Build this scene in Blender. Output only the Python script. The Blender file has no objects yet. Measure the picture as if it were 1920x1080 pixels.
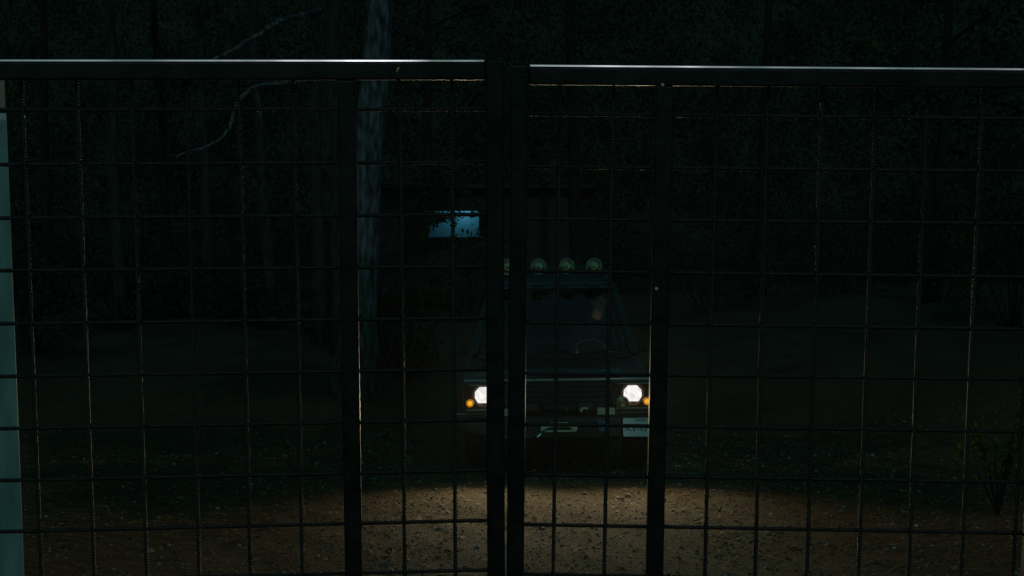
import bpy, bmesh, math, random
import numpy as np
from mathutils import Vector, Matrix, Euler

SC = bpy.context.scene
COL = SC.collection
R = math.radians
rng = np.random.default_rng(7)
random.seed(7)

# ------------------------------------------------------------------ camera, sky, moon, exposure
FPX = 2700.0                       # focal length in photo pixels (1920 wide)
PITCH, SLOPE = R(6.4), R(5.76)     # camera looks down the hill; the track runs downhill away from it
HC = 1.87                          # camera height above the track
CAM_Z = HC * math.cos(SLOPE)
CAM_Y = HC * math.sin(SLOPE)
cam_data = bpy.data.cameras.new('camera')
cam = bpy.data.objects.new('camera', cam_data); COL.objects.link(cam)
cam.location = (0, CAM_Y, CAM_Z)
cam.rotation_euler = (math.pi / 2 - PITCH, 0, 0)
cam_data.sensor_width = 36.0
cam_data.lens = FPX / 1920.0 * 36.0
cam_data.clip_start = 0.05
cam_data.clip_end = 1200
SC.camera = cam

MOON_AZ, MOON_EL = R(175), R(40)   # high behind the camera
world = bpy.data.worlds.new('World'); SC.world = world
world.use_nodes = True
wn = world.node_tree.nodes; wl = world.node_tree.links
sky = wn.new('ShaderNodeTexSky'); sky.sky_type = 'NISHITA'; sky.sun_disc = False
sky.sun_elevation = MOON_EL; sky.sun_rotation = MOON_AZ
tint = wn.new('ShaderNodeMix'); tint.data_type = 'RGBA'; tint.blend_type = 'MULTIPLY'
tint.inputs[0].default_value = 1.0
tint.inputs[7].default_value = (0.22, 1.0, 0.80, 1)
wl.new(sky.outputs[0], tint.inputs[6])
wl.new(tint.outputs[2], wn['Background'].inputs[0])
wn['Background'].inputs[1].default_value = 0.022

sun_data = bpy.data.lights.new('moon', 'SUN'); sun_data.energy = 0.20; sun_data.angle = R(0.5)
sun_data.color = (0.70, 0.84, 1.0)
sun = bpy.data.objects.new('moon', sun_data); COL.objects.link(sun)
S_DIR = Vector((math.cos(MOON_EL) * math.sin(MOON_AZ), math.cos(MOON_EL) * math.cos(MOON_AZ), math.sin(MOON_EL)))
sun.rotation_euler = S_DIR.to_track_quat('Z', 'Y').to_euler()
sun.location = (10, 20, 30)

vs = SC.view_settings
vs.view_transform = 'Standard'; vs.look = 'None'; vs.exposure = 0.0; vs.gamma = 1.0; vs.use_curve_mapping = False
SC.cycles.use_denoising = True
SC.cycles.max_bounces = 8
SC.cycles.transparent_max_bounces = 16
SC.cycles.caustics_reflective = False
SC.cycles.caustics_refractive = False
SC.cycles.sample_clamp_indirect = 2.0

# ------------------------------------------------------------------ helpers
CAM_M = Matrix.Rotation(math.pi / 2 - PITCH, 3, 'X')

def ray(px, py):
    return CAM_M @ Vector(((px - 960) / FPX, (540 - py) / FPX, -1.0))

def at(px, py, y):
    """world point on the photo ray of that pixel, on the upright plane at distance y"""
    d = ray(px, py); t = (y - CAM_Y) / d.y
    return Vector((0, CAM_Y, CAM_Z)) + d * t

def smooth(a, b, v):
    t = np.clip((np.asarray(v, float) - a) / (b - a), 0, 1)
    return t * t * (3 - 2 * t)

def terrain(x, y):
    x = np.asarray(x, float); y = np.asarray(y, float)
    z = -math.tan(SLOPE) * np.minimum(y, 62)
    z = z + 0.95 * (1 - np.exp(-(np.maximum(y - 16.5, 0) / 9.0) ** 2))
    lane = 1 - smooth(2.2, 4.2, np.abs(x - 0.3))
    off = (1 - lane) * smooth(5, 8, y)
    z = z + off * (0.10 + 0.10 * np.sin(x * 0.9 + y * 0.5) + 0.06 * np.sin(x * 2.1 - y * 1.3))
    z = z + smooth(3.5, 7.5, x) * 0.35 * smooth(9, 14, y)
    # wheel ruts and small unevenness of the lane
    z = z + (0.012 * np.sin(x * 3.1 + 1.1 * np.sin(y * 1.7)) + 0.010 * np.sin(y * 2.9 + x * 1.3) + 0.006 * np.sin(x * 9.7 + y * 7.1)) * smooth(4.5, 6, y) * (1 - 0.7 * lane * smooth(11.8, 12.4, y) * (1 - smooth(18, 19, y)))
    # hill added far behind, raised to block the glow of the sky
    z = z + 34.0 * smooth(64, 120, y)
    return z

def T(x, y):
    return float(terrain(x, y))

def link(o, parent=None):
    COL.objects.link(o)
    if parent is not None: o.parent = parent
    return o

def tag(o, label=None, cat=None, group=None, kind=None):
    if label: o['label'] = label
    if cat: o['category'] = cat
    if group: o['group'] = group
    if kind: o['kind'] = kind
    return o

def empty(name, loc=(0, 0, 0), rot=(0, 0, 0)):
    o = bpy.data.objects.new(name, None); o.empty_display_size = 0.2
    o.location = loc; o.rotation_euler = rot
    COL.objects.link(o); return o

class MB:
    """collects shapes into one mesh"""
    def __init__(self): self.v = []; self.f = []
    def add(self, vs, fs):
        b = len(self.v); self.v += [tuple(p) for p in vs]; self.f += [tuple(b + i for i in f) for f in fs]; return self
    def box(self, x0, x1, y0, y1, z0, z1):
        return self.add([(x0, y0, z0), (x1, y0, z0), (x1, y1, z0), (x0, y1, z0), (x0, y0, z1), (x1, y0, z1), (x1, y1, z1), (x0, y1, z1)],
                        [(0, 3, 2, 1), (4, 5, 6, 7), (0, 1, 5, 4), (1, 2, 6, 5), (2, 3, 7, 6), (3, 0, 4, 7)])
    def hexa(self, p):
        return self.add(p, [(0, 3, 2, 1), (4, 5, 6, 7), (0, 1, 5, 4), (1, 2, 6, 5), (2, 3, 7, 6), (3, 0, 4, 7)])
    def prism(self, poly, a0, a1, axis='y'):
        n = len(poly)
        def P(u, w, a): return {'y': (u, a, w), 'x': (a, u, w), 'z': (u, w, a)}[axis]
        vs = [P(u, w, a0) for u, w in poly] + [P(u, w, a1) for u, w in poly]
        fs = [tuple(range(n)), tuple(range(2 * n - 1, n - 1, -1))] + [(i, i + n, (i + 1) % n + n, (i + 1) % n) for i in range(n)]
        return self.add(vs, fs)
    def tube(self, pts, rad, n=8, cap=True):
        pts = [Vector(p) for p in pts]; m = len(pts)
        if not hasattr(rad, '__len__'): rad = [rad] * m
        vs = []; up = None
        for i, p in enumerate(pts):
            t = (pts[min(i + 1, m - 1)] - pts[max(i - 1, 0)]).normalized()
            if up is None: up = Vector((1, 0, 0)) if abs(t.x) < 0.8 else Vector((0, 0, 1))
            a = (up - t * up.dot(t)).normalized(); b = t.cross(a); up = a
            for k in range(n):
                w = 2 * math.pi * k / n; vs.append(p + (a * math.cos(w) + b * math.sin(w)) * rad[i])
        fs = [(i * n + k, i * n + (k + 1) % n, (i + 1) * n + (k + 1) % n, (i + 1) * n + k) for i in range(m - 1) for k in range(n)]
        if cap: fs += [tuple(range(n - 1, -1, -1)), tuple(range((m - 1) * n, m * n))]
        return self.add(vs, fs)
    def lathe(self, prof, c, axis='y', n=24, a0=0.0):
        """prof: (radius, along) list, turned about the axis through c"""
        vs = []; fs = []
        for r, s in prof:
            for k in range(n):
                w = a0 + 2 * math.pi * k / n; u, v = r * math.cos(w), r * math.sin(w)
                vs.append({'y': (c[0] + u, c[1] + s, c[2] + v), 'x': (c[0] + s, c[1] + u, c[2] + v), 'z': (c[0] + u, c[1] + v, c[2] + s)}[axis])
        for i in range(len(prof) - 1):
            for k in range(n):
                fs.append((i * n + k, i * n + (k + 1) % n, (i + 1) * n + (k + 1) % n, (i + 1) * n + k))
        return self.add(vs, fs)
    def ball(self, c, r, n=12, m=8, rot=None):
        vs = []; fs = []
        for i in range(m + 1):
            ph = math.pi * i / m
            for k in range(n):
                w = 2 * math.pi * k / n
                p = Vector((r[0] * math.sin(ph) * math.cos(w), r[1] * math.sin(ph) * math.sin(w), r[2] * math.cos(ph)))
                if rot is not None: p = rot @ p
                vs.append(p + Vector(c))
        for i in range(m):
            for k in range(n): fs.append((i * n + k, i * n + (k + 1) % n, (i + 1) * n + (k + 1) % n, (i + 1) * n + k))
        return self.add(vs, fs)
    def mesh(self, name, mat, smooth_faces=False):
        me = bpy.data.meshes.new(name); me.from_pydata(self.v, [], self.f); me.update()
        bm = bmesh.new(); bm.from_mesh(me); bmesh.ops.recalc_face_normals(bm, faces=bm.faces); bm.to_mesh(me); bm.free()
        if mat: me.materials.append(mat)
        if smooth_faces: me.polygons.foreach_set('use_smooth', [True] * len(me.polygons))
        return me
    def build(self, name, mat, parent=None, bevel=0, seg=2, sm=False):
        o = bpy.data.objects.new(name, self.mesh(name, mat, sm)); link(o, parent)
        if bevel:
            b = o.modifiers.new('bevel', 'BEVEL'); b.width = bevel; b.segments = seg; b.limit_method = 'ANGLE'; b.angle_limit = R(35)
        return o

def raw_mesh(name, v, f, mat, sm=False):
    """fast mesh from numpy arrays of equal-sided faces"""
    v = np.asarray(v, np.float32); f = np.asarray(f, np.int32)
    me = bpy.data.meshes.new(name); k = f.shape[1]
    me.vertices.add(len(v)); me.vertices.foreach_set('co', v.ravel())
    me.loops.add(f.size); me.loops.foreach_set('vertex_index', f.ravel())
    me.polygons.add(len(f)); me.polygons.foreach_set('loop_start', np.arange(0, f.size, k, dtype=np.int32))
    if sm: me.polygons.foreach_set('use_smooth', [True] * len(f))
    me.update(calc_edges=True); me.validate()
    if mat: me.materials.append(mat)
    return me

def copy_tree(o, parent=None):
    c = o.copy(); COL.objects.link(c); c.parent = parent
    for ch in list(o.children): copy_tree(ch, c)
    return c

# ------------------------------------------------------------------ materials
def mat(name, col, rough=0.6, metal=0.0, col2=None, scale=8.0, bump=0.0, bscale=40.0, emit=None, estr=0.0, spec=None, rvar=0.0, detail=4.0, stretch=None, coat=0.0):
    m = bpy.data.materials.new(name); m.use_nodes = True
    n = m.node_tree.nodes; l = m.node_tree.links; b = n['Principled BSDF']
    b.inputs['Base Color'].default_value = (*col, 1); b.inputs['Roughness'].default_value = rough; b.inputs['Metallic'].default_value = metal
    if coat: b.inputs['Coat Weight'].default_value = coat; b.inputs['Coat Roughness'].default_value = 0.08
    if spec is not None: b.inputs['Specular IOR Level'].default_value = spec
    tc = n.new('ShaderNodeTexCoord'); src = tc.outputs['Object']
    if stretch:
        mp = n.new('ShaderNodeMapping'); mp.inputs['Scale'].default_value = stretch; l.new(src, mp.inputs[0]); src = mp.outputs[0]
    if col2 is not None or rvar:
        nz = n.new('ShaderNodeTexNoise'); nz.inputs['Scale'].default_value = scale; nz.inputs['Detail'].default_value = detail
        l.new(src, nz.inputs['Vector'])
        if col2 is not None:
            rp = n.new('ShaderNodeValToRGB'); rp.color_ramp.elements[0].position = 0.35; rp.color_ramp.elements[1].position = 0.68
            rp.color_ramp.elements[0].color = (*col, 1); rp.color_ramp.elements[1].color = (*col2, 1)
            l.new(nz.outputs[0], rp.inputs[0]); l.new(rp.outputs[0], b.inputs['Base Color'])
        if rvar:
            mr = n.new('ShaderNodeMapRange'); mr.inputs[1].default_value = 0.3; mr.inputs[2].default_value = 0.7
            mr.inputs[3].default_value = max(rough - rvar, 0.03); mr.inputs[4].default_value = min(rough + rvar, 1)
            l.new(nz.outputs[0], mr.inputs[0]); l.new(mr.outputs[0], b.inputs['Roughness'])
    if bump:
        nb = n.new('ShaderNodeTexNoise'); nb.inputs['Scale'].default_value = bscale; nb.inputs['Detail'].default_value = 5
        l.new(src, nb.inputs['Vector'])
        bp = n.new('ShaderNodeBump'); bp.inputs['Strength'].default_value = bump; bp.inputs['Distance'].default_value = 0.02
        l.new(nb.outputs[0], bp.inputs['Height']); l.new(bp.outputs[0], b.inputs['Normal'])
    if emit is not None:
        b.inputs['Emission Color'].default_value = (*emit, 1); b.inputs['Emission Strength'].default_value = estr
    return m

def leaf_mat(name, col, col2, trans=0.35):
    m = bpy.data.materials.new(name); m.use_nodes = True
    n = m.node_tree.nodes; l = m.node_tree.links; b = n['Principled BSDF']; out = n['Material Output']
    oi = n.new('ShaderNodeObjectInfo'); ge = n.new('ShaderNodeNewGeometry'); ad = n.new('ShaderNodeMath'); ad.operation = 'FRACT'
    sm = n.new('ShaderNodeMath'); sm.operation = 'ADD'
    l.new(oi.outputs['Random'], sm.inputs[0]); l.new(ge.outputs['Random Per Island'], sm.inputs[1]); l.new(sm.outputs[0], ad.inputs[0])
    rp = n.new('ShaderNodeValToRGB'); rp.color_ramp.elements[0].color = (*col, 1); rp.color_ramp.elements[1].color = (*col2, 1)
    l.new(ad.outputs[0], rp.inputs[0]); l.new(rp.outputs[0], b.inputs['Base Color']); b.inputs['Roughness'].default_value = 0.7; b.inputs['Specular IOR Level'].default_value = 0.12
    tr = n.new('ShaderNodeBsdfTranslucent'); l.new(rp.outputs[0], tr.inputs[0])
    mx = n.new('ShaderNodeMixShader'); mx.inputs[0].default_value = trans
    l.new(b.outputs[0], mx.inputs[1]); l.new(tr.outputs[0], mx.inputs[2]); l.new(mx.outputs[0], out.inputs[0])
    return m

def glass_mat(name, tintc=(0.9, 0.95, 0.95), rough=0.02):
    m = bpy.data.materials.new(name); m.use_nodes = True
    n = m.node_tree.nodes; l = m.node_tree.links; out = n['Material Output']; n.remove(n['Principled BSDF'])
    t = n.new('ShaderNodeBsdfTransparent'); t.inputs[0].default_value = (*tintc, 1)
    g = n.new('ShaderNodeBsdfGlossy'); g.inputs['Roughness'].default_value = rough
    fr = n.new('ShaderNodeFresnel'); fr.inputs[0].default_value = 1.45
    mx = n.new('ShaderNodeMixShader'); l.new(fr.outputs[0], mx.inputs[0]); l.new(t.outputs[0], mx.inputs[1]); l.new(g.outputs[0], mx.inputs[2])
    l.new(mx.outputs[0], out.inputs[0]); return m

def sheet_mat(name, col, tr=0.25):
    m = bpy.data.materials.new(name); m.use_nodes = True
    n = m.node_tree.nodes; l = m.node_tree.links; out = n['Material Output']; b = n['Principled BSDF']
    tc = n.new('ShaderNodeTexCoord'); nz = n.new('ShaderNodeTexNoise'); nz.inputs['Scale'].default_value = 5; nz.inputs['Detail'].default_value = 6
    mp = n.new('ShaderNodeMapping'); mp.inputs['Scale'].default_value = (3, 3, .5); l.new(tc.outputs['Object'], mp.inputs[0]); l.new(mp.outputs[0], nz.inputs['Vector'])
    rp = n.new('ShaderNodeValToRGB'); rp.color_ramp.elements[0].position = .3; rp.color_ramp.elements[0].color = (*[c * 0.6 for c in col], 1); rp.color_ramp.elements[1].position = .62; rp.color_ramp.elements[1].color = (*col, 1)
    l.new(nz.outputs[0], rp.inputs[0]); l.new(rp.outputs[0], b.inputs['Base Color']); b.inputs['Roughness'].default_value = 0.5
    t = n.new('ShaderNodeBsdfTranslucent'); l.new(rp.outputs[0], t.inputs[0])
    mx = n.new('ShaderNodeMixShader'); mx.inputs[0].default_value = tr
    l.new(b.outputs[0], mx.inputs[1]); l.new(t.outputs[0], mx.inputs[2]); l.new(mx.outputs[0], out.inputs[0]); return m

def ground_mat():
    m = bpy.data.materials.new('dirt_and_litter'); m.use_nodes = True
    n = m.node_tree.nodes; l = m.node_tree.links; b = n['Principled BSDF']; b.inputs['Roughness'].default_value = 0.95
    b.inputs['Specular IOR Level'].default_value = 0.15
    tc = n.new('ShaderNodeTexCoord'); src = tc.outputs['Object']
    def noise(s, d=6, rough=0.6, st=None):
        z = n.new('ShaderNodeTexNoise'); z.inputs['Scale'].default_value = s; z.inputs['Detail'].default_value = d; z.inputs['Roughness'].default_value = rough
        v = src
        if st: mp = n.new('ShaderNodeMapping'); mp.inputs['Scale'].default_value = st; l.new(src, mp.inputs[0]); v = mp.outputs[0]
        l.new(v, z.inputs['Vector']); return z
    def ramp(fac, stops):
        r = n.new('ShaderNodeValToRGB'); e = r.color_ramp.elements
        for i, (p, c) in enumerate(stops):
            q = e[i] if i < 2 else e.new(p)
            q.position = p; q.color = (*c, 1)
        l.new(fac, r.inputs[0]); return r
    fine = noise(38, 8, 0.72)
    grit = ramp(fine.outputs[0], [(0.30, (0.034, 0.023, 0.011)), (0.52, (0.105, 0.078, 0.040)), (0.72, (0.20, 0.155, 0.088))])
    lit = noise(11, 7, 0.75, (0.6, 1.4, 1))
    litter = ramp(lit.outputs[0], [(0.35, (0.034, 0.016, 0.007)), (0.55, (0.098, 0.052, 0.020)), (0.75, (0.18, 0.115, 0.05))])
    # where litter lies: patches in the lane, a full cover off it
    sep = n.new('ShaderNodeSeparateXYZ'); l.new(src, sep.inputs[0])
    ax = n.new('ShaderNodeMath'); ax.operation = 'SUBTRACT'; l.new(sep.outputs[0], ax.inputs[0]); ax.inputs[1].default_value = 0.45
    ab = n.new('ShaderNodeMath'); ab.operation = 'ABSOLUTE'; l.new(ax.outputs[0], ab.inputs[0])
    mr = n.new('ShaderNodeMapRange'); mr.inputs[1].default_value = 0.9; mr.inputs[2].default_value = 2.3; mr.inputs[3].default_value = -0.12; mr.inputs[4].default_value = 0.45
    l.new(ab.outputs[0], mr.inputs[0])
    pt = noise(2.3, 6, 0.7, (0.8, 1.3, 1))
    sm = n.new('ShaderNodeMath'); sm.operation = 'ADD'; l.new(pt.outputs[0], sm.inputs[0]); l.new(mr.outputs[0], sm.inputs[1])
    mask = ramp(sm.outputs[0], [(0.50, (0, 0, 0)), (0.68, (1, 1, 1))])
    mx = n.new('ShaderNodeMix'); mx.data_type = 'RGBA'; l.new(mask.outputs[0], mx.inputs[0]); l.new(grit.outputs[0], mx.inputs[6]); l.new(litter.outputs[0], mx.inputs[7])
    # far forest floor goes green-brown, darkened in place of shade
    far = n.new('ShaderNodeMapRange'); far.inputs[1].default_value = 15; far.inputs[2].default_value = 24; l.new(sep.outputs[1], far.inputs[0])
    fl = ramp(noise(1.1, 6).outputs[0], [(0.35, (0.014, 0.020, 0.010)), (0.65, (0.034, 0.036, 0.020))])
    m2 = n.new('ShaderNodeMix'); m2.data_type = 'RGBA'; l.new(far.outputs[0], m2.inputs[0]); l.new(mx.outputs[2], m2.inputs[6]); l.new(fl.outputs[0], m2.inputs[7])
    l.new(m2.outputs[2], b.inputs['Base Color'])
    vo = n.new('ShaderNodeTexVoronoi'); vo.inputs['Scale'].default_value = 45; l.new(src, vo.inputs['Vector'])
    hb = n.new('ShaderNodeMath'); hb.operation = 'ADD'; l.new(vo.outputs[0], hb.inputs[0]); l.new(fine.outputs[0], hb.inputs[1])
    bp = n.new('ShaderNodeBump'); bp.inputs['Strength'].default_value = 0.7; bp.inputs['Distance'].default_value = 0.02
    l.new(hb.outputs[0], bp.inputs['Height']); l.new(bp.outputs[0], b.inputs['Normal'])
    return m

M = {}
M['ground'] = ground_mat()
M['hillwood'] = mat('hill_woods', (0.02, 0.03, 0.014), 1.0, col2=(0.045, 0.055, 0.026), scale=0.6)
M['gate'] = mat('dark_gate_steel', (0.018, 0.017, 0.016), 0.50, 0.8, col2=(0.038, 0.032, 0.026), scale=14, rvar=0.10, bump=0.10, bscale=90)
M['rebar'] = mat('ribbed_bar_steel', (0.032, 0.026, 0.021), 0.46, 0.68, col2=(0.068, 0.046, 0.03), scale=30, rvar=0.08)
M['cap'] = mat('glint_strip_steel', (0.72, 0.59, 0.54), 0.38, 1.0, rvar=0.16, scale=2.6, bump=0.45, bscale=2.2, stretch=(1, .2, .2))  # for the added rail strip; warm tint offsets the blue moon in its glint
M['bark'] = mat('grey_bark', (0.014, 0.013, 0.012), 0.9, col2=(0.045, 0.043, 0.040), scale=9, stretch=(2.2, 2.2, 0.35), bump=1.0, bscale=14, spec=0.2)
M['litbark'] = mat('moonlit_bark', (0.015, 0.015, 0.015), 0.85, col2=(0.14, 0.14, 0.145), scale=7, stretch=(2.4, 2.4, 0.55), bump=1.0, bscale=14, spec=0.2)  # bark lightened in place of moonlight on the lit trunk and limbs
M['darkbark'] = mat('dark_bark', (0.010, 0.009, 0.007), 0.95, col2=(0.026, 0.023, 0.019), scale=9, stretch=(2.2, 2.2, 0.35), bump=1.0, bscale=14, spec=0.1)  # darker bark copy, also for trunks meant to stand in shade
M['leaf'] = leaf_mat('wood_leaf', (0.022, 0.042, 0.014), (0.055, 0.085, 0.028))
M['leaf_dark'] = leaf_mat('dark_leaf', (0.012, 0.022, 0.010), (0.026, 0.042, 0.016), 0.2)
M['leaf_bush'] = leaf_mat('bush_leaf', (0.04, 0.08, 0.015), (0.18, 0.19, 0.03), 0.4)
M['litter'] = leaf_mat('dry_leaf', (0.06, 0.03, 0.012), (0.26, 0.15, 0.06), 0.1)
M['stone'] = mat('pebble', (0.16, 0.14, 0.11), 0.85, col2=(0.36, 0.33, 0.27), scale=22)

# ------------------------------------------------------------------ ground
def axis(parts):
    out = []
    for a, b, s in parts: out += list(np.arange(a, b, s))
    return np.array(out + [parts[-1][1]])
gx = axis([(-110, -30, 8), (-30, -7, 0.8), (-7, 8, 0.09), (8, 30, 0.8), (30, 110, 8)])
gy = axis([(-60, -6, 4), (-6, 5, 0.5), (5, 15, 0.09), (15, 32, 0.4), (32, 62, 1.5), (62, 125, 3), (125, 160, 7)])
GX, GY = np.meshgrid(gx, gy)
GZ = terrain(GX, GY)
nr, nc = GX.shape
idx = np.arange(nr * nc).reshape(nr, nc)
quads = np.stack([idx[:-1, :-1], idx[:-1, 1:], idx[1:, 1:], idx[1:, :-1]], -1).reshape(-1, 4)
g = bpy.data.objects.new('ground', raw_mesh('ground', np.stack([GX, GY, GZ], -1).reshape(-1, 3), quads, M['ground'], True))
link(g); tag(g, kind='structure')

def scatter_quads(P, size, tilt, aspect=0.55):
    """leaf-shaped four-sided faces with random orientation at points P"""
    n = len(P); a = rng.uniform(0, 2 * np.pi, n); t = rng.normal(0, tilt, n); u = rng.normal(0, tilt, n)
    e1 = np.stack([np.cos(a) * np.cos(t), np.sin(a) * np.cos(t), np.sin(t)], -1)
    up = np.stack([np.sin(u) * -np.sin(a), np.sin(u) * np.cos(a), np.cos(u)], -1)
    e2 = np.cross(up, e1); e2 /= np.linalg.norm(e2, axis=1, keepdims=True) + 1e-9
    s = (size * rng.uniform(0.6, 1.3, n))[:, None]
    v = np.stack([P - e1 * s, P + e2 * s * aspect + e1 * s * 0.1, P + e1 * s, P - e2 * s * aspect + e1 * s * 0.1], 1)
    return v.reshape(-1, 3), np.arange(4 * n).reshape(n, 4)

# fallen leaves and needles
n = 9000
x = np.concatenate([rng.normal(0.4, 2.8, n), rng.uniform(-6, 8, 5000)]); y = rng.uniform(6.5, 17, len(x))
keep = (np.abs(x - 0.45) > 0.8) | (rng.random(len(x)) < 0.35)
x, y = x[keep], y[keep]
P = np.stack([x, y, terrain(x, y) + 0.012], -1)
v1, f1 = scatter_quads(P, 0.022, 0.25)
x = rng.uniform(-6, 8, 9000); y = rng.uniform(6.5, 16, 9000)
P = np.stack([x, y, terrain(x, y) + 0.010], -1)
v2, f2 = scatter_quads(P, 0.05, 0.12, 0.05)
x = rng.uniform(-6, 8, 500); y = rng.uniform(6.5, 16, 500)
v3, f3 = scatter_quads(np.stack([x, y, terrain(x, y) + 0.014], -1), 0.13, 0.06, 0.03)
lt = bpy.data.objects.new('leaf_litter', raw_mesh('leaf_litter', np.concatenate([v1, v2, v3]), np.concatenate([f1, f2 + len(v1), f3 + len(v1) + len(v2)]), M['litter']))
link(lt); tag(lt, 'dry brown leaves and pine needles strewn over the dirt track', 'leaf litter', kind='stuff')

# pebbles
oct_v = np.array([(1, 0, 0), (0, 1, 0), (-1, 0, 0), (0, -1, 0), (0, 0, .7), (0, 0, -.5)], float)
oct_f = np.array([(0, 1, 4), (1, 2, 4), (2, 3, 4), (3, 0, 4), (1, 0, 5), (2, 1, 5), (3, 2, 5), (0, 3, 5)])
n = 7000
x = rng.normal(0.6, 1.8, n); y = rng.uniform(6.5, 16.5, n); s = rng.uniform(0.004, 0.013, n) * (1 + 1.2 * (rng.random(n) < 0.05))
a = rng.uniform(0, 6.28, n)
V = oct_v[None] * s[:, None, None] * rng.uniform(0.6, 1.3, (n, 6, 1))
V = np.stack([V[..., 0] * np.cos(a)[:, None] - V[..., 1] * np.sin(a)[:, None], V[..., 0] * np.sin(a)[:, None] + V[..., 1] * np.cos(a)[:, None], V[..., 2]], -1)
V += np.stack([x, y, terrain(x, y) + s * 0.25], -1)[:, None]
F = (oct_f[None] + (np.arange(n) * 6)[:, None, None]).reshape(-1, 3)
pb = bpy.data.objects.new('gravel', raw_mesh('gravel', V.reshape(-1, 3), F, M['stone'])); link(pb)
tag(pb, 'loose gravel and small stones on the dirt track', 'gravel', kind='stuff')

# ------------------------------------------------------------------ wood behind
def wiggle_path(p0, p1, n, amp):
    p0, p1 = Vector(p0), Vector(p1); out = []
    for i in range(n):
        t = i / (n - 1)
        q = p0.lerp(p1, t)
        if 0 < i: q += Vector((random.gauss(0, amp), random.gauss(0, amp), 0))
        out.append(q)
    return out

def leaves_at(C, rad, per, size):
    C = np.asarray(C, float); n = len(C) * per
    d = rng.normal(0, 1, (n, 3)); d /= np.linalg.norm(d, axis=1, keepdims=True)
    P = np.repeat(C, per, 0) + d * (rng.random((n, 1)) ** 0.5) * np.array(rad)
    return scatter_quads(P, size, 0.9)

def tree(name, label, px, y, dia, lean, height, bark, crown_mat, group, crown_low=8.0, crown_r=(0.75, 0.75, 0.55), crown_n=60, spread=1.0, leaf=0.12):
    base = at(px, 590, y); x = base.x; z0 = T(x, y) - 0.1
    t = empty(name, (x, y, z0)); tag(t, label, 'tree', group)
    r = dia / 2; pts = wiggle_path((0, 0, 0), (lean, 0, height), 14, 0.03)
    rad = [r * (1.7 if i == 0 else 1.0) * (1 - 0.75 * i / 13) for i in range(14)]
    mb = MB(); mb.tube(pts, rad, 14)
    mb.build('trunk', bark, t, sm=True)
    # limbs above the picture and the crown round them
    C = []
    for k in range(9):
        h = crown_low + (height - crown_low) * (k + 0.5) / 9; i = h / height * 13; i0 = int(i)
        p = pts[i0].lerp(pts[min(i0 + 1, 13)], i - i0); a = k * 2.4 + random.random(); L = spread * random.uniform(1.2, 2.6) * (1.15 - 0.6 * k / 9)
        e = p + Vector((math.cos(a) * L, math.sin(a) * L, 0.35 * L))
        lb = MB(); lb.tube([p, p.lerp(e, 0.5) + Vector((0, 0, 0.1)), e], [r * 0.3, r * 0.2, r * 0.06], 6); lb.build('limb', bark, t, sm=True)
        C += [p.lerp(e, 0.55), e, e + Vector((random.gauss(0, .4), random.gauss(0, .4), 0.3))]
    v, f = leaves_at(C, crown_r, crown_n, leaf)
    o = bpy.data.objects.new('crown', raw_mesh('crown', v, f, crown_mat)); link(o, t); tag(o, kind='stuff')
    return t

def limb_px(t, pixels, y, r0, r1, mat_):
    """bare limb along photo pixels, standing at the tree's distance"""
    inv = Vector(t.location); pts = [at(a, b, y + dy) - inv for a, b, dy in pixels]
    # smooth the corners
    fine = []
    for i in range(len(pts) - 1):
        p0 = pts[max(i - 1, 0)]; p1 = pts[i]; p2 = pts[i + 1]; p3 = pts[min(i + 2, len(pts) - 1)]
        for s in range(5):
            u = s / 5
            fine.append(0.5 * ((2 * p1) + (p2 - p0) * u + (2 * p0 - 5 * p1 + 4 * p2 - p3) * u * u + (3 * p1 - p0 - 3 * p2 + p3) * u ** 3))
    fine.append(pts[-1]); m = len(fine)
    fine = [p + Vector((random.gauss(0, .006), 0, random.gauss(0, .008))) for p in fine]
    rad = [(r0 + (r1 - r0) * i / (m - 1)) * random.uniform(0.85, 1.15) for i in range(m)]
    mb = MB(); mb.tube(fine, rad, 8)
    return mb.build('bare_limb', mat_, t, sm=True)

GT = 'trees of the dark wood'
tA = tree('oak_tree', 'thickest pale trunk, its bark lit blue by the moon, behind the gate stile', 664, 20.0, 0.50, 1.0, 15, M['litbark'], M['leaf'], GT)
tB = tree('oak_tree', 'slim grey trunk just behind the thick moonlit trunk', 645, 23.5, 0.30, -0.35, 15, M['bark'], M['leaf'], GT)
tC = tree('oak_tree', 'grey trunk with two bare crooked limbs reaching out sideways', 600, 25.0, 0.24, -0.1, 14, M['bark'], M['leaf'], GT)
tD = tree('oak_tree', 'thin dim trunk under the tips of the crooked bare limbs, beside the limbed tree', 503, 27.0, 0.23, -0.35, 14, M['bark'], M['leaf'], GT)
tE = tree('oak_tree', 'thin dim trunk leaning slightly, midway along the mesh gate leaf', 400, 28.5, 0.22, -0.4, 14, M['bark'], M['leaf'], GT)
tF = tree('oak_tree', 'dim upright trunk between the pale panel and the crooked limb', 220, 26.0, 0.25, 0.1, 14, M['bark'], M['leaf'], GT)
tG = tree('oak_tree', 'faint trunk standing next to the pale translucent panel', 92, 31.0, 0.22, 0.2, 15, M['darkbark'], M['leaf_dark'], GT)
tH = tree('oak_tree', 'dark tree behind the roof lamps with a thin bare limb slanting down', 1085, 31.0, 0.30, -0.5, 16, M['darkbark'], M['leaf_dark'], GT)
tI = tree('oak_tree', 'dark trunk barely seen past the vehicle, beyond the bank', 1420, 36.0, 0.30, 0.3, 15, M['darkbark'], M['leaf_dark'], GT)
tJ = tree('oak_tree', 'dark leafy tree with low foliage above the bank', 1745, 30.0, 0.26, 0.4, 13, M['darkbark'], M['leaf_dark'], GT, crown_low=2.6)
tK = tree('oak_tree', 'dark far trunk behind the lit blue window', 800, 44.0, 0.34, 0.2, 15, M['darkbark'], M['leaf_dark'], GT)
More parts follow.
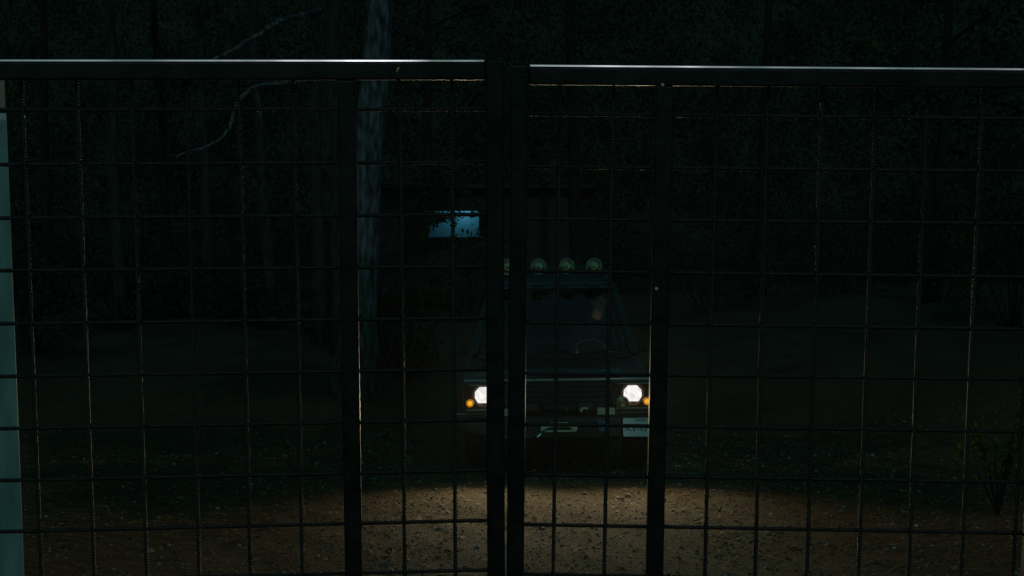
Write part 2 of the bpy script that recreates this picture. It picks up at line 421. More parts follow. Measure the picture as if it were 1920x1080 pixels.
tL = tree('oak_tree', 'faint far trunk between two nearer dim trunks', 318, 35.0, 0.24, -0.3, 15, M['darkbark'], M['leaf_dark'], GT)
limb_px(tC, [(603, 20, 0), (560, 30, -.2), (525, 40, -.4), (480, 68, -.7), (440, 92, -1.0), (405, 110, -1.2), (360, 138, -1.5), (300, 150, -1.7)], 25.0, 0.055, 0.02, M['litbark'])
limb_px(tC, [(600, 150, 0), (560, 152, -.2), (518, 158, -.4), (477, 163, -.7), (448, 190, -.9), (436, 220, -1.0), (428, 245, -1.1), (405, 266, -1.2), (378, 278, -1.3), (350, 284, -1.4), (330, 296, -1.5)], 25.0, 0.045, 0.016, M['litbark'])
limb_px(tC, [(477, 163, -.7), (487, 195, -.8), (491, 240, -.9)], 25.0, 0.02, 0.01, M['litbark'])
limb_px(tH, [(1100, -190, 0), (1160, -90, -.5), (1225, 0, -1), (1250, 40, -1.2), (1268, 62, -1.4), (1290, 95, -1.5), (1325, 125, -1.7), (1350, 160, -1.9)], 31.0, 0.05, 0.015, M['bark'])

# unseen tree added behind the camera to keep the moon off the track
def shade_tree():
    x_, y_ = 3.4, -4.2; z_ = T(x_, y_) - .1; t = empty('oak_tree', (x_, y_, z_)); tag(t, 'unseen tall tree added on the near side of the gate to shade the track', 'tree', GT)
    pts = wiggle_path((0, 0, 0), (-1.0, 0.3, 20.0), 14, .05); mb = MB(); mb.tube(pts, [.34 * (1.5 if i == 0 else 1) * (1 - .8 * i / 13) for i in range(14)], 14); mb.build('trunk', M['darkbark'], t, sm=True)
    C = []
    for k in range(18):
        h = 10.5 + 9.0 * k / 17; i = int(h / 20.0 * 13); p = pts[i]; a = k * 2.4; L = random.uniform(3.2, 6.2) * (1.0 - .35 * k / 15)
        e = p + Vector((math.cos(a) * L * 1.15 - 1.5, math.sin(a) * L * .55, .12 * L)); lb = MB(); lb.tube([p, p.lerp(e, .5) + Vector((0, 0, .2)), e], [.10, .06, .015], 6); lb.build('limb', M['darkbark'], t, sm=True)
        C += [p.lerp(e, u) + Vector((random.gauss(0, .3), random.gauss(0, .3), random.gauss(0, .2))) for u in (.35, .6, .8, 1.0)]
    v, f = leaves_at(C, (1.25, 1.1, .7), 190, .13)
    o = bpy.data.objects.new('crown', raw_mesh('crown', v, f, M['leaf'])); link(o, t); tag(o, kind='stuff')
shade_tree()

def bush(name, label, x, y, w, h, nclump, per, size, lm, group, d=None):
    z = T(x, y); t = empty(name, (x, y, z - 0.03)); tag(t, label, 'bush', group)
    st = MB(); C = []
    for k in range(nclump):
        a = random.uniform(0, 6.28); rr = math.sqrt(random.random()) * 0.8; hh = h * random.uniform(0.25, 0.95)
        e = Vector((math.cos(a) * rr * w / 2, math.sin(a) * rr * (d or w) / 2, hh)); C.append(e)
        st.tube([(e.x * .15, e.y * .15, 0), (e.x * .6, e.y * .6, hh * .55), tuple(e)], [0.02, 0.013, 0.006], 5)
    st.build('stem', M['darkbark'], t)
    v, f = leaves_at(C, (w * 0.17, w * 0.17, h * 0.16), per, size)
    o = bpy.data.objects.new('foliage', raw_mesh('foliage', v, f, lm)); link(o, t); tag(o, kind='stuff'); return t

GB = 'undergrowth bushes between the trunks'
for (px, y, w, h, lab) in [
    (60, 24, 2.6, 1.7, 'low dark bush in front of the faint trunk by the pale panel'),
    (230, 27, 2.8, 1.4, 'low dark bush at the foot of the dim upright trunk'),
    (360, 29.5, 3.0, 1.6, 'low dark bush at the foot of the leaning thin trunk'),
    (500, 28, 2.6, 1.3, 'low dark bush at the foot of the trunk beside the limbed tree'),
    (610, 26, 2.4, 1.2, 'low dark bush at the foot of the tree with crooked limbs'),
    (760, 21.5, 1.8, 1.5, 'dark bush right beside the thick moonlit trunk'),
    (880, 30, 3.2, 1.9, 'dark bush below the lit blue window'),
    (1330, 30, 3.4, 1.5, 'dark bush on the bank beside the vehicle'),
    (1560, 33, 3.8, 2.0, 'broad dark bush on the bank before the dark trunk'),
    (1760, 29, 3.0, 2.2, 'dark bush below the leafy tree on the bank'),
    (1900, 24, 2.6, 2.4, 'tall dark bush beyond the yellow-green shrub')]:
    p = at(px, 590, y); bush('bush', lab, p.x, y, w, h, 16, 130, 0.05, M['leaf_dark'], GB)

# the far wood that reads as one mass
n = 2400
cx = rng.uniform(-34, 34, n); cy = rng.uniform(46, 62, n); cz = terrain(cx, cy) + rng.random(n) ** 1.1 * 13
v, f = leaves_at(np.stack([cx, cy, cz], -1), (1.1, 1.1, 1.0), 120, 0.085)
fw = bpy.data.objects.new('far_wood', raw_mesh('far_wood', v, f, M['leaf_dark'])); link(fw)
tag(fw, 'mass of dark foliage of the far wood filling the background', 'woods', kind='stuff')

# yellow-green shrub caught by the headlamp light: every leaf its own piece
def leaf_piece():
    L, W = 0.046, 0.021
    vs = [(0, 0, 0), (L * .35, W, .006), (L * .35, 0, -.003), (L * .35, -W, .006), (L * .75, W * .7, .003), (L * .75, 0, -.002), (L * .75, -W * .7, .003), (L * 1.2, 0, -.012)]
    fs = [(0, 2, 1), (0, 3, 2), (1, 2, 5, 4), (2, 3, 6, 5), (4, 5, 7), (5, 6, 7)]
    me = bpy.data.meshes.new('leaf'); me.from_pydata(vs, [], fs); me.update(); me.materials.append(M['leaf_bush']); return me
leaf_me = leaf_piece()
def near_shrub(px, py, y, h, w, nst, nl, label):
    p = at(px, py, y); x = p.x; t = empty('leafy_shrub', (x, y, T(x, y) - 0.02)); tag(t, label, 'shrub', 'shrubs at the edge of the track')
    for k in range(nst):
        a = random.uniform(0, 6.28); rr = random.uniform(0.3, 1) * w / 2; hh = h * random.uniform(0.55, 1.0)
        pts = [Vector((0, 0, 0)), Vector((math.cos(a) * rr * .35, math.sin(a) * rr * .35, hh * .5)), Vector((math.cos(a) * rr * .75, math.sin(a) * rr * .75, hh * .85)), Vector((math.cos(a) * rr, math.sin(a) * rr, hh))]
        mb = MB(); mb.tube(pts, [0.008, 0.006, 0.004, 0.002], 5); mb.build('stem', M['darkbark'], t)
        for j in range(nl):
            u = random.uniform(0.35, 1.0) * 3; i = min(int(u), 2); q = pts[i].lerp(pts[i + 1], u - i)
            o = bpy.data.objects.new('leaf', leaf_me); link(o, t); o.location = q
            o.rotation_euler = (random.gauss(0, .5), random.gauss(0.25, .5), random.uniform(0, 6.28)); s = random.uniform(0.7, 1.5); o.scale = (s, s, s)
near_shrub(1872, 950, 10.4, 0.86, 0.70, 9, 20, 'yellow-green leafy shrub at the edge of the track, caught by headlamp light')

# ------------------------------------------------------------------ distant cabin with a lit window
M['cabin'] = mat('dark_boards', (0.010, 0.009, 0.008), 0.9, col2=(0.022, 0.019, 0.016), scale=5, stretch=(0.5, 1, 6))
M['room'] = mat('pale_blue_plaster', (0.55, 0.68, 0.72), 0.9, col2=(0.62, 0.74, 0.78), scale=4)
M['roof'] = mat('dark_shingle', (0.008, 0.008, 0.008), 0.9, col2=(0.018, 0.018, 0.018), scale=7)
M['winglass'] = glass_mat('window_glass', (0.85, 0.93, 0.95))
def cabin():
    y = 36.0; a = at(803, 400, y); b = at(925, 445, y); x0, x1, z0, z1 = a.x, b.x, b.z, a.z + 0.06
    gz = T((x0 + x1) / 2, y) - 0.2
    t = empty('cabin', ((x0 + x1) / 2, y, gz)); tag(t, 'dark distant cabin with one window lit pale blue', 'cabin')
    X0, X1 = x0 - (x0 + x1) / 2, x1 - (x0 + x1) / 2; Z0, Z1 = z0 - gz, z1 - gz; TH = 0.12
    H = Z1 + 0.5; L, Rr, D = X0 - 1.6, X1 + 2.2, 2.6
    w = MB(); w.box(L, X0, 0, TH, 0, H); w.box(X1, Rr, 0, TH, 0, H); w.box(X0, X1, 0, TH, 0, Z0); w.box(X0, X1, 0, TH, Z1, H)
    w.box(L, L + TH, TH, D, 0, H); w.box(Rr - TH, Rr, TH, D, 0, H); w.box(L, Rr, D, D + TH, 0, H)
    w.build('wall', M['cabin'], t)
    m = MB(); m.box(L + TH + .01, Rr - TH - .01, D - 0.03, D - 0.005, 0.3, H - .02); m.box(L + TH + .01, Rr - TH - .01, TH + .01, D - .035, 0.25, .295); m.box(L + TH + .01, Rr - TH - .01, TH + .01, D - .035, H - .05, H - .02); m.build('room_lining', M['room'], t)
    r = MB(); mid = D / 2; r.prism([(-0.3, H + .08), (mid, H - .10), (D + .4, H - .35), (D + .4, H - .25), (mid, H), (-.3, H + .18)], L - .4, Rr + .4, 'x'); r.build('roof', M['roof'], t)
    fr = MB(); e = .06; fr.box(X0 - e, X1 + e, -.03, .0, Z1, Z1 + e); fr.box(X0 - e, X1 + e, -.05, .0, Z0 - e, Z0); fr.box(X0 - e, X0, -.03, 0, Z0, Z1); fr.box(X1, X1 + e, -.03, 0, Z0, Z1)
    win = MB(); win.box(X0, X1, .05, .056, Z0, Z1); wo = win.build('window', M['winglass'], t)
    fr.build('frame', M['cabin'], wo)
    cu = MB(); cu.prism([(X1 - .36 + i * .03, .10 + .018 * (i % 2)) for i in range(13)] + [(X1, .135), (X1 - .36, .135)], Z0 + .01, Z1 - .01, 'z'); cu.build('fade_screen', M['cabin'], wo)  # dark screen added so the window glow fades towards its edge
    ld = bpy.data.lights.new('cabin_lamp', 'POINT'); ld.energy = 6.5; ld.color = (0.14, 0.60, 0.82); ld.shadow_soft_size = 0.05
    lo = bpy.data.objects.new('room_lamp', ld); link(lo, t); lo.location = (X0 + 0.78, D - 0.42, Z1 + 0.02)
    # post under the floor line is the wall itself; a hanging branch in front of the window
    br = empty('hanging_branch', (x0 + 0.25, y - 0.9, T(x0, y - .9))); tag(br, 'leafy young tree hanging over the corner of the lit window', 'tree', 'trees of the dark wood')
    gzb = br.location.z; st = MB(); top = Vector((0, 0, z1 - gzb + 1.1)); tips = [Vector((-.22, .05, z1 - gzb - .38)), Vector((.15, .0, z1 - gzb - .12)), Vector((.42, .05, z1 - gzb - .22)), Vector((-.35, .1, z1 - gzb + .2)), Vector((1.05, 0, z1 - gzb + .15)), Vector((-.5, 0, z1 - gzb - .2))]
    st.tube([(-.9, 0, 0), (-.7, 0, top.z * .6), tuple(top)], [.06, .045, .02], 7)
    for q in tips: st.tube([tuple(top), tuple(top.lerp(q, .5) + Vector((0, 0, .12))), tuple(q)], [.015, .01, .004], 5)
    st.build('trunk', M['darkbark'], br)
    C = []
    for q in tips: C += [q, top.lerp(q, .7), top.lerp(q, .85), top.lerp(q, .5)]
    C += [Vector((-.42, .1, z0 - gzb + .40)), Vector((-.25, .1, z0 - gzb + .45)), Vector((-.02, .1, z0 - gzb + .42)), Vector((.1, .1, z0 - gzb + .5)), Vector((-.38, .1, z0 - gzb + .02)), Vector((-.30, .1, z0 - gzb + .22)), Vector((-.10, .05, z1 - gzb - .16)), Vector((.22, .0, z1 - gzb - .10)), Vector((.62, .0, z1 - gzb - .03)), Vector((.9, .0, z1 - gzb + .02))]
    v, f = leaves_at(C, (.17, .15, .13), 40, .05)
    o = bpy.data.objects.new('crown', raw_mesh('crown', v, f, M['leaf'])); link(o, br); tag(o, kind='stuff')
cabin()

# ------------------------------------------------------------------ vehicle
CAR_D = 13.05
CAR_X = 0.43
car = empty('off_road_vehicle')
carR = Euler((-SLOPE, R(-0.7), 0), 'XYZ')
car_loc = Vector((CAR_X, CAR_D * math.cos(SLOPE), 0)); car_loc.z = -math.tan(SLOPE) * car_loc.y - 0.06
car.location = car_loc; car.rotation_euler = carR
tag(car, 'dark boxy off-road vehicle with headlamps on, winch bumper and four round roof lamps', 'vehicle')

M['paint'] = mat('dark_green_paint', (0.012, 0.022, 0.020), 0.32, 0.0, rvar=0.08, scale=5, coat=0.3, col2=(0.016, 0.028, 0.026))
M['black'] = mat('black_plastic', (0.012, 0.013, 0.013), 0.55, bump=0.06, bscale=120, col2=(0.02, 0.02, 0.02))
M['bumper'] = mat('black_steel_bumper', (0.02, 0.02, 0.02), 0.42, 0.2, col2=(0.035, 0.032, 0.028), scale=12, rvar=0.1)
M['rubber'] = mat('tyre_rubber', (0.014, 0.014, 0.014), 0.9, bump=0.3, bscale=60, col2=(0.03, 0.028, 0.024))
M['rim'] = mat('wheel_alloy', (0.25, 0.25, 0.25), 0.45, 0.9, rvar=0.1)
M['bowl'] = mat('lamp_bowl', (0.62, 0.46, 0.32), 0.12, 1.0, rvar=0.06, scale=40)
M['chrome'] = mat('reflector_chrome', (0.85, 0.84, 0.80), 0.12, 1.0, rvar=0.05, scale=20)
M['greytrim'] = mat('grey_lamp_trim', (0.34, 0.34, 0.33), 0.35, 0.3, rvar=0.1)
M['alloyfl'] = mat('cast_aluminium', (0.78, 0.72, 0.55), 0.42, 0.35, rvar=0.12, scale=25)
M['cloth_blue'] = mat('blue_strap', (0.10, 0.17, 0.30), 0.8, bump=0.2, bscale=80)
M['beige'] = mat('beige_steel', (0.58, 0.47, 0.30), 0.6, 0.1, col2=(0.5, 0.4, 0.26), scale=18)
M['glass'] = glass_mat('windscreen_glass', (0.72, 0.80, 0.78))
M['privacy'] = glass_mat('privacy_glass', (0.10, 0.12, 0.12))
M['lampglass'] = glass_mat('lamp_glass', (0.97, 0.97, 0.97), 0.04)
M['seat'] = mat('dark_seat_cloth', (0.02, 0.02, 0.022), 0.9, bump=0.15)
M['plate'] = mat('white_plate', (0.80, 0.80, 0.78), 0.45, col2=(0.70, 0.70, 0.68), scale=6)
M['ink'] = mat('plate_ink', (0.03, 0.02, 0.035), 0.5)
M['face_glow'] = mat('added_face_glow', (0.02, 0.02, 0.02), 0.4, emit=(1.0, 0.72, 0.62), estr=5.0)  # glow added for the driver's face, no such source in view
M['rope'] = mat('winch_rope', (0.09, 0.085, 0.06), 0.8, bump=0.4, bscale=150)
# lit headlamp lens: bright, broken up by fluted glass
def lens_mat():
    m = bpy.data.materials.new('lit_headlamp_lens'); m.use_nodes = True
    n = m.node_tree.nodes; l = m.node_tree.links; out = n['Material Output']; n.remove(n['Principled BSDF'])
    tc = n.new('ShaderNodeTexCoord'); vo = n.new('ShaderNodeTexVoronoi'); vo.inputs['Scale'].default_value = 26
    mp = n.new('ShaderNodeMapping'); mp.inputs['Scale'].default_value = (1.6, 1, 0.8); l.new(tc.outputs['Object'], mp.inputs[0]); l.new(mp.outputs[0], vo.inputs['Vector'])
    mr = n.new('ShaderNodeMapRange'); mr.inputs[3].default_value = 0.72; mr.inputs[4].default_value = 1.08; l.new(vo.outputs['Color'], mr.inputs[0])
    ml = n.new('ShaderNodeMath'); ml.operation = 'MULTIPLY'; ml.inputs[1].default_value = 1.0; l.new(mr.outputs[0], ml.inputs[0])
    e = n.new('ShaderNodeEmission'); e.inputs[0].default_value = (1.0, 0.97, 0.95, 1); l.new(ml.outputs[0], e.inputs[1]); l.new(e.outputs[0], out.inputs[0])
    return m
M['lens_on'] = lens_mat()
M['amber'] = mat('amber_lamp', (0.9, 0.34, 0.02), 0.25, emit=(1.0, 0.36, 0.01), estr=0.22, coat=0.5)
M['amber_hot'] = mat('amber_lamp_core', (0.9, 0.4, 0.03), 0.3, emit=(1.0, 0.50, 0.02), estr=0.85)
M['redreflex'] = mat('red_side_reflector', (0.30, 0.04, 0.01), 0.3)

def car_part(mb, name, m, parent=None, **k): return mb.build(name, M[m], parent or car, **k)

# body tub with wheel arches
def arch(cy, r, n=9): return [(cy + r * math.cos(a), 0.40 + r * math.sin(a)) for a in [math.pi * (1 - i / (n - 1)) for i in range(n)]]
front = [(0.13, 0.58), (0.36, 0.50)] + arch(0.86, 0.44) + [(1.36, 0.44), (1.40, 0.44), (1.40, 1.08), (1.28, 1.08), (1.20, 1.03), (0.16, 0.955), (0.10, 0.90)]
b = MB(); b.prism(front, -0.875, 0.875, 'x'); car_part(b, 'body', 'paint', bevel=0.035, seg=3)
b = MB(); b.prism([(1.402, .44), (2.94, .44)] + arch(3.40, .44) + [(3.90, .50), (4.52, .58), (4.54, .90), (2.90, .90), (2.90, .60), (1.402, .60)], -.798, .798, 'x'); car_part(b, 'floor_pan', 'black')
for s in (-1, 1):
    b = MB(); b.prism([(1.402, .44), (2.94, .44)] + arch(3.40, .44) + [(3.90, .50), (4.52, .58), (4.58, 1.08), (1.402, 1.08)], *sorted((s * .80, s * .875)), 'x'); car_part(b, 'side_panel', 'paint', bevel=.012)
b = MB(); b.box(-.798, .798, 4.46, 4.58, .902, 1.08); car_part(b, 'tailgate', 'paint', bevel=.02)
# bonnet: lofted sheet with raised middle
bn = MB(); xs = [-.84, -.80, -.62, -.57, 0, .57, .62, .80, .84]; ys = [0.09, 0.13, 0.5, 0.9, 1.18, 1.24]
gv = []
for j, yy in enumerate(ys):
    for i, xx in enumerate(xs):
        zz = 0.962 + 0.085 * (yy - 0.1) - 0.02 * (j == 0) + (0.028 if abs(xx) < 0.6 else 0.0) * (1 if j < 5 else 0.2) - (0.03 if abs(xx) > .83 else 0) + 0.012 * (1 - (xx / .84) ** 2)
        gv.append((xx * (1 - 0.02 * yy), yy, zz))
nx = len(xs)
bn.add(gv, [(j * nx + i, j * nx + i + 1, (j + 1) * nx + i + 1, (j + 1) * nx + i) for j in range(len(ys) - 1) for i in range(nx - 1)])
bo = car_part(bn, 'bonnet', 'paint', sm=True); s_ = bo.modifiers.new('thick', 'SOLIDIFY'); s_.thickness = 0.02; s_.offset = -1
# cowl strip and rubber windscreen edge
c = MB(); c.box(-.76, .76, 1.25, 1.34, 1.075, 1.10); car_part(c, 'cowl', 'black', bevel=.01)
# roof, pillars, windows
AT = (0.615, 1.80, 1.755); AB = (0.775, 1.30, 1.11)      # A pillar top and foot
rf = MB(); rf.prism([(1.78, 1.75), (1.82, 1.81), (2.2, 1.845), (2.9, 1.85), (3.0, 1.93), (4.3, 1.93), (4.5, 1.88), (4.5, 1.75)], -0.66, 0.66, 'x'); car_part(rf, 'roof', 'paint', bevel=.04, seg=3)
for s in (-1, 1):
    p = MB(); w = .05
    p.hexa([(s * AB[0], AB[1], AB[2]), (s * (AB[0] + .07), AB[1] + .03, AB[2]), (s * (AB[0] + .07), AB[1] + .12, AB[2]), (s * AB[0], AB[1] + .09, AB[2]),
            (s * AT[0], AT[1], AT[2]), (s * (AT[0] + .055), AT[1] + .03, AT[2]), (s * (AT[0] + .055), AT[1] + .11, AT[2]), (s * AT[0], AT[1] + .09, AT[2])])
    car_part(p, 'windscreen_pillar', 'paint', bevel=.015)
    for y0, y1 in ((2.35, 2.47), (3.30, 3.42), (4.36, 4.52)):
        p = MB(); p.hexa([(s * .80, y0, 1.07), (s * .86, y0, 1.07), (s * .86, y1, 1.07), (s * .80, y1, 1.07), (s * .60, y0, 1.77), (s * .66, y0, 1.77), (s * .66, y1, 1.77), (s * .60, y1, 1.77)])
        car_part(p, 'side_pillar', 'paint', bevel=.01)
    for (y0, y1, t0) in ((1.46, 2.34, 1.92), (2.48, 3.29, 2.48), (3.43, 4.35, 3.43)):
        q = MB(); q.hexa([(s * .832, y0, 1.08), (s * .838, y0, 1.08), (s * .838, y1, 1.08), (s * .832, y1, 1.08), (s * .632, t0, 1.75), (s * .638, t0, 1.75), (s * .638, y1, 1.75), (s * .632, y1, 1.75)])
        car_part(q, 'side_window', 'glass' if y0 < 2 else 'privacy')
    for (y0, y1) in ((1.42, 2.38), (2.42, 3.02)):
        d = MB(); d.box(min(s * .876, s * .893), max(s * .876, s * .893), y0, y1, .52, 1.06); do = car_part(d, 'door', 'paint', bevel=.008)
        h = MB(); h.box(min(s * .895, s * .915), max(s * .895, s * .915), y1 - .2, y1 - .06, .93, .96); h.build('handle', M['black'], do, bevel=.006)
    mi = MB(); mi.hexa([(s * .93, 1.50, 1.10), (s * 1.12, 1.54, 1.11), (s * 1.12, 1.62, 1.11), (s * .93, 1.62, 1.10), (s * .93, 1.50, 1.28), (s * 1.11, 1.54, 1.27), (s * 1.11, 1.62, 1.27), (s * .93, 1.62, 1.28)])
    mi.tube([(s * .84, 1.56, 1.12), (s * .95, 1.57, 1.15)], .025, 8); car_part(mi, 'wing_mirror', 'black', bevel=.02)
    # black wheel arch flare
    fl = MB(); o_ = arch(0.86, 0.475, 13); i_ = arch(0.86, 0.43, 13); x0, x1 = (.86, .93)
    for k in range(12):
        fl.hexa([(s * x0, *i_[k]), (s * x1, *i_[k]), (s * x1, *i_[k + 1]), (s * x0, *i_[k + 1]), (s * x0, *o_[k]), (s * x1, *o_[k]), (s * x1, *o_[k + 1]), (s * x0, *o_[k + 1])])
    car_part(fl, 'arch_flare', 'black')
ws = MB(); ws.hexa([(-.775, 1.325, 1.10), (.775, 1.325, 1.10), (.775, 1.331, 1.10), (-.775, 1.331, 1.10), (-.615, 1.815, 1.755), (.615, 1.815, 1.755), (.615, 1.821, 1.755), (-.615, 1.821, 1.755)])
car_part(ws, 'windscreen', 'glass')
rg = MB(); rg.box(-.63, .63, 4.48, 4.486, 1.10, 1.74); car_part(rg, 'rear_window', 'privacy')
for sx, x2 in ((-.42, .12), (.12, .62)):
    wp = MB(); wp.tube([(sx, 1.30, 1.115), (sx + .05, 1.315, 1.13), (x2, 1.345, 1.155)], .009, 6); car_part(wp, 'wiper', 'black')
# rubber edge of the windscreen
tr = MB(); tr.tube([(-.60, 1.79, 1.74), (-.765, 1.305, 1.13), (-.70, 1.290, 1.112), (.70, 1.290, 1.112), (.765, 1.305, 1.13), (.60, 1.79, 1.74)], .010, 6); car_part(tr, 'windscreen_seal', 'black')
# interior
db = MB(); db.prism([(1.40, .80), (1.42, 1.06), (1.62, 1.10), (1.80, 1.02), (1.80, .72)], -.78, .78, 'x'); do = car_part(db, 'dashboard', 'black', bevel=.02)
cl = MB(); cl.hexa([(.24, 1.805, .93), (.56, 1.805, .93), (.56, 1.81, .93), (.24, 1.81, .93), (.26, 1.80, 1.03), (.54, 1.80, 1.03), (.54, 1.805, 1.03), (.26, 1.805, 1.03)]); cl.build('face_fill_panel', M['face_glow'], do)  # hidden glowing panel added to brighten the driver's face
swc = Vector((.40, 2.02, 1.06)); swn = Vector((0, .90, .43)).normalized(); sa = Vector((1, 0, 0)); sb = swn.cross(sa)
sw = MB(); sw.tube([swc + (sa * math.cos(a) + sb * math.sin(a)) * .19 for a in [2 * math.pi * i / 28 for i in range(29)]], .014, 8)
sw.tube([swc - sa * .18, swc, swc + sa * .18], [.014, .03, .014], 6); sw.tube([swc, swc - swn * .25], .03, 8); car_part(sw, 'steering_wheel', 'black')
for sx in (-.40, .40):
    st = MB(); st.box(sx - .26, sx + .26, 2.25, 2.78, .62, .80); so = car_part(st, 'seat', 'seat', bevel=.05, seg=3)
    bk = MB(); bk.hexa([(sx - .25, 2.74, .78), (sx + .25, 2.74, .78), (sx + .25, 2.88, .78), (sx - .25, 2.88, .78), (sx - .21, 2.88, 1.38), (sx + .21, 2.88, 1.38), (sx + .21, 2.98, 1.38), (sx - .21, 2.98, 1.38)]); bk.build('backrest', M['seat'], so, bevel=.04, seg=3)
    hr = MB(); hr.box(sx - .13, sx + .13, 2.90, 2.99, 1.43, 1.62); hr.tube([(sx - .06, 2.94, 1.36), (sx - .06, 2.94, 1.45)], .007, 6); hr.tube([(sx + .06, 2.94, 1.36), (sx + .06, 2.94, 1.45)], .007, 6); hr.build('headrest', M['seat'], so, bevel=.03)
mr_ = MB(); mr_.box(-.11, .11, 1.80, 1.82, 1.60, 1.66); mr_.tube([(0, 1.82, 1.65), (0, 1.80, 1.74)], .008, 6); car_part(mr_, 'rear_view_mirror', 'black', bevel=.01)
# wheels
def make_wheel(x, y, s):
    w = MB(); w.lathe([(.20, -.10), (.22, -.115), (.33, -.115), (.362, -.095), (.372, -.05), (.372, .05), (.362, .095), (.33, .115), (.22, .115), (.20, .10), (.20, -.10)], (0, 0, 0), 'x', 36)
    for k in range(30):
        a = 2 * math.pi * k / 30; ca, sn = math.cos(a), math.sin(a)
        for u in (-.078, .02):
            e1 = Vector((0, -sn, ca)); e0 = Vector((0, ca, sn)); cpt = Vector((u, 0, 0)) + e0 * .366
            P8 = []
            for dr in (0, .018):
                for (ux, tt) in ((0, -.022), (.058, -.022), (.058, .022), (0, .022)): P8.append(cpt + Vector((ux, 0, 0)) + e1 * (tt + (.012 if u > 0 else 0)) + e0 * dr)
            w.hexa(P8)
    root = bpy.data.objects.new('wheel', w.mesh('tyre', M['rubber'])); link(root, car); root.location = (x, y, .438)
    r_ = MB(); r_.lathe([(.0, s * .06), (.06, s * .065), (.07, s * .05), (.15, s * .03), (.195, s * .06), (.205, s * .10), (.20, s * .02), (.20, -s * .09)], (0, 0, 0), 'x', 24)
    r_.build('rim', M['rim'], root, sm=True)
for x in (-.765, .765):
    for y in (.86, 3.40): make_wheel(x, y, 1 if x > 0 else -1)
ax = MB(); ax.tube([(-.66, .86, .43), (-.35, .86, .43), (-.30, .86, .43), (.66, .86, .43)], [.05, .05, .06, .05], 10); ax.ball((-.22, .86, .44), (.13, .15, .13)); car_part(ax, 'front_axle', 'black')
ax = MB(); ax.tube([(-.66, 3.40, .43), (.66, 3.40, .43)], .05, 10); ax.ball((-.22, 3.4, .44), (.13, .15, .13)); car_part(ax, 'rear_axle', 'black')
# grille between the lamps
gb = MB(); gb.box(-.47, .47, .095, .118, .66, .93); go = car_part(gb, 'grille', 'black')
for k in range(5):
    z = .70 + k * .048; s_ = MB(); s_.box(-.465, .465, .055, .094, z, z + .016); s_.build('grille_bar', M['black'], go, bevel=.004)
tp = MB(); tp.box(-.86, .86, .050, .088, .934, .958); car_part(tp, 'bonnet_trim', 'greytrim', bevel=.008, seg=3)
# lamp clusters
for s in (-1, 1):
    cx, cz = s * .675, .815
    hs = MB(); x0, x1 = sorted((s * .49, s * .86)); zb, zt = .672, .930; e = .014
    hs.box(x0, x1, .115, .128, zb, zt); hs.box(x0, x1, .02, .115, zb, zb + e); hs.box(x0, x1, .035, .115, zt - e, zt); hs.box(x0, x0 + e, .03, .115, zb + e, zt - e); hs.box(x1 - e, x1, .03, .115, zb + e, zt - e)
    ho = car_part(hs, 'headlamp', 'black'); ho.location = (0, -.06, 0)
    bw = MB(); bw.lathe([(.108, .045), (.112, .050), (.104, .085), (.080, .108)], (cx, 0, cz), 'y', 32); bw.build('reflector', M['bowl'], ho, sm=True)
    ln = MB(); oc = [(cx - .040, cz + .078), (cx + .040, cz + .078), (cx + .080, cz + .035), (cx + .083, cz - .020), (cx + .055, cz - .068), (cx - .055, cz - .068), (cx - .083, cz - .020), (cx - .080, cz + .035)]
    ln.prism(oc, .060, .075, 'y'); ln.build('lit_lens', M['lens_on'], ho, bevel=.006)
    lip = MB(); lip.box(x0 + .03, x1 - .015, .010, .030, zb + e, zb + e + .008); lip.box(x0 + .05, x1 - .03, .028, .034, zt - e - .008, zt - e); lip.build('trim_strip', M['greytrim'], ho)
    # small round lamp set inboard and lower, unlit
    ac = (s * .575, 0, .742)
    al = MB(); al.lathe([(.060, -.010), (.063, .0), (.060, .03), (.055, .05)], ac, 'y', 28); alo = al.build('round_lamp', M['greytrim'], ho, sm=True)
    ab_ = MB(); ab_.lathe([(.056, -.004), (.048, .030), (.022, .048), (.012, .045), (.012, .02), (.001, .018)], ac, 'y', 24); ab_.build('bowl', M['bowl'], alo, sm=True)
    ag = MB(); ag.lathe([(.056, -.006), (.045, -.014), (.02, -.019), (.001, -.020)], ac, 'y', 24); ag.build('lens', M['lampglass'], alo, sm=True)
    ic = (s * .800, 0, .752)
    il = MB(); il.lathe([(.036, .03), (.037, .0), (.034, -.008), (.026, -.010), (.024, -.004), (.0215, -.003)], ic, 'y', 24); ilo = il.build('indicator_lamp', M['amber'], ho, sm=True)
    ih = MB(); ih.lathe([(.0215, -.002), (.016, -.010), (.001, -.014)], ic, 'y', 20); ih.build('bulb_core', M['amber_hot'], ilo, sm=True)
    rx = MB(); a0, a1 = sorted((s * .863, s * .873)); rx.box(a0, a1, .04, .10, .74, .90); rx.build('side_reflector', M['redreflex'], ho)
    # the light the headlamp throws: a low wide spill and the beam
    for nm, en, size, blend, tilt, yy in (('headlamp_spill', 5.0, 174, 1.0, 2, -.07), ('headlamp_beam', 84, 126, 1.0, 1.0, -.06)):
        ld = bpy.data.lights.new(nm, 'SPOT'); ld.energy = en; ld.spot_size = R(size); ld.spot_blend = blend; ld.color = (1.0, 0.81, 0.50); ld.shadow_soft_size = 0.07
        lo = bpy.data.objects.new(nm, ld); link(lo, ho); lo.location = (cx, yy, cz); lo.rotation_euler = Vector((0, -math.cos(R(tilt)), -math.sin(R(tilt)))).to_track_quat('-Z', 'Y').to_euler()
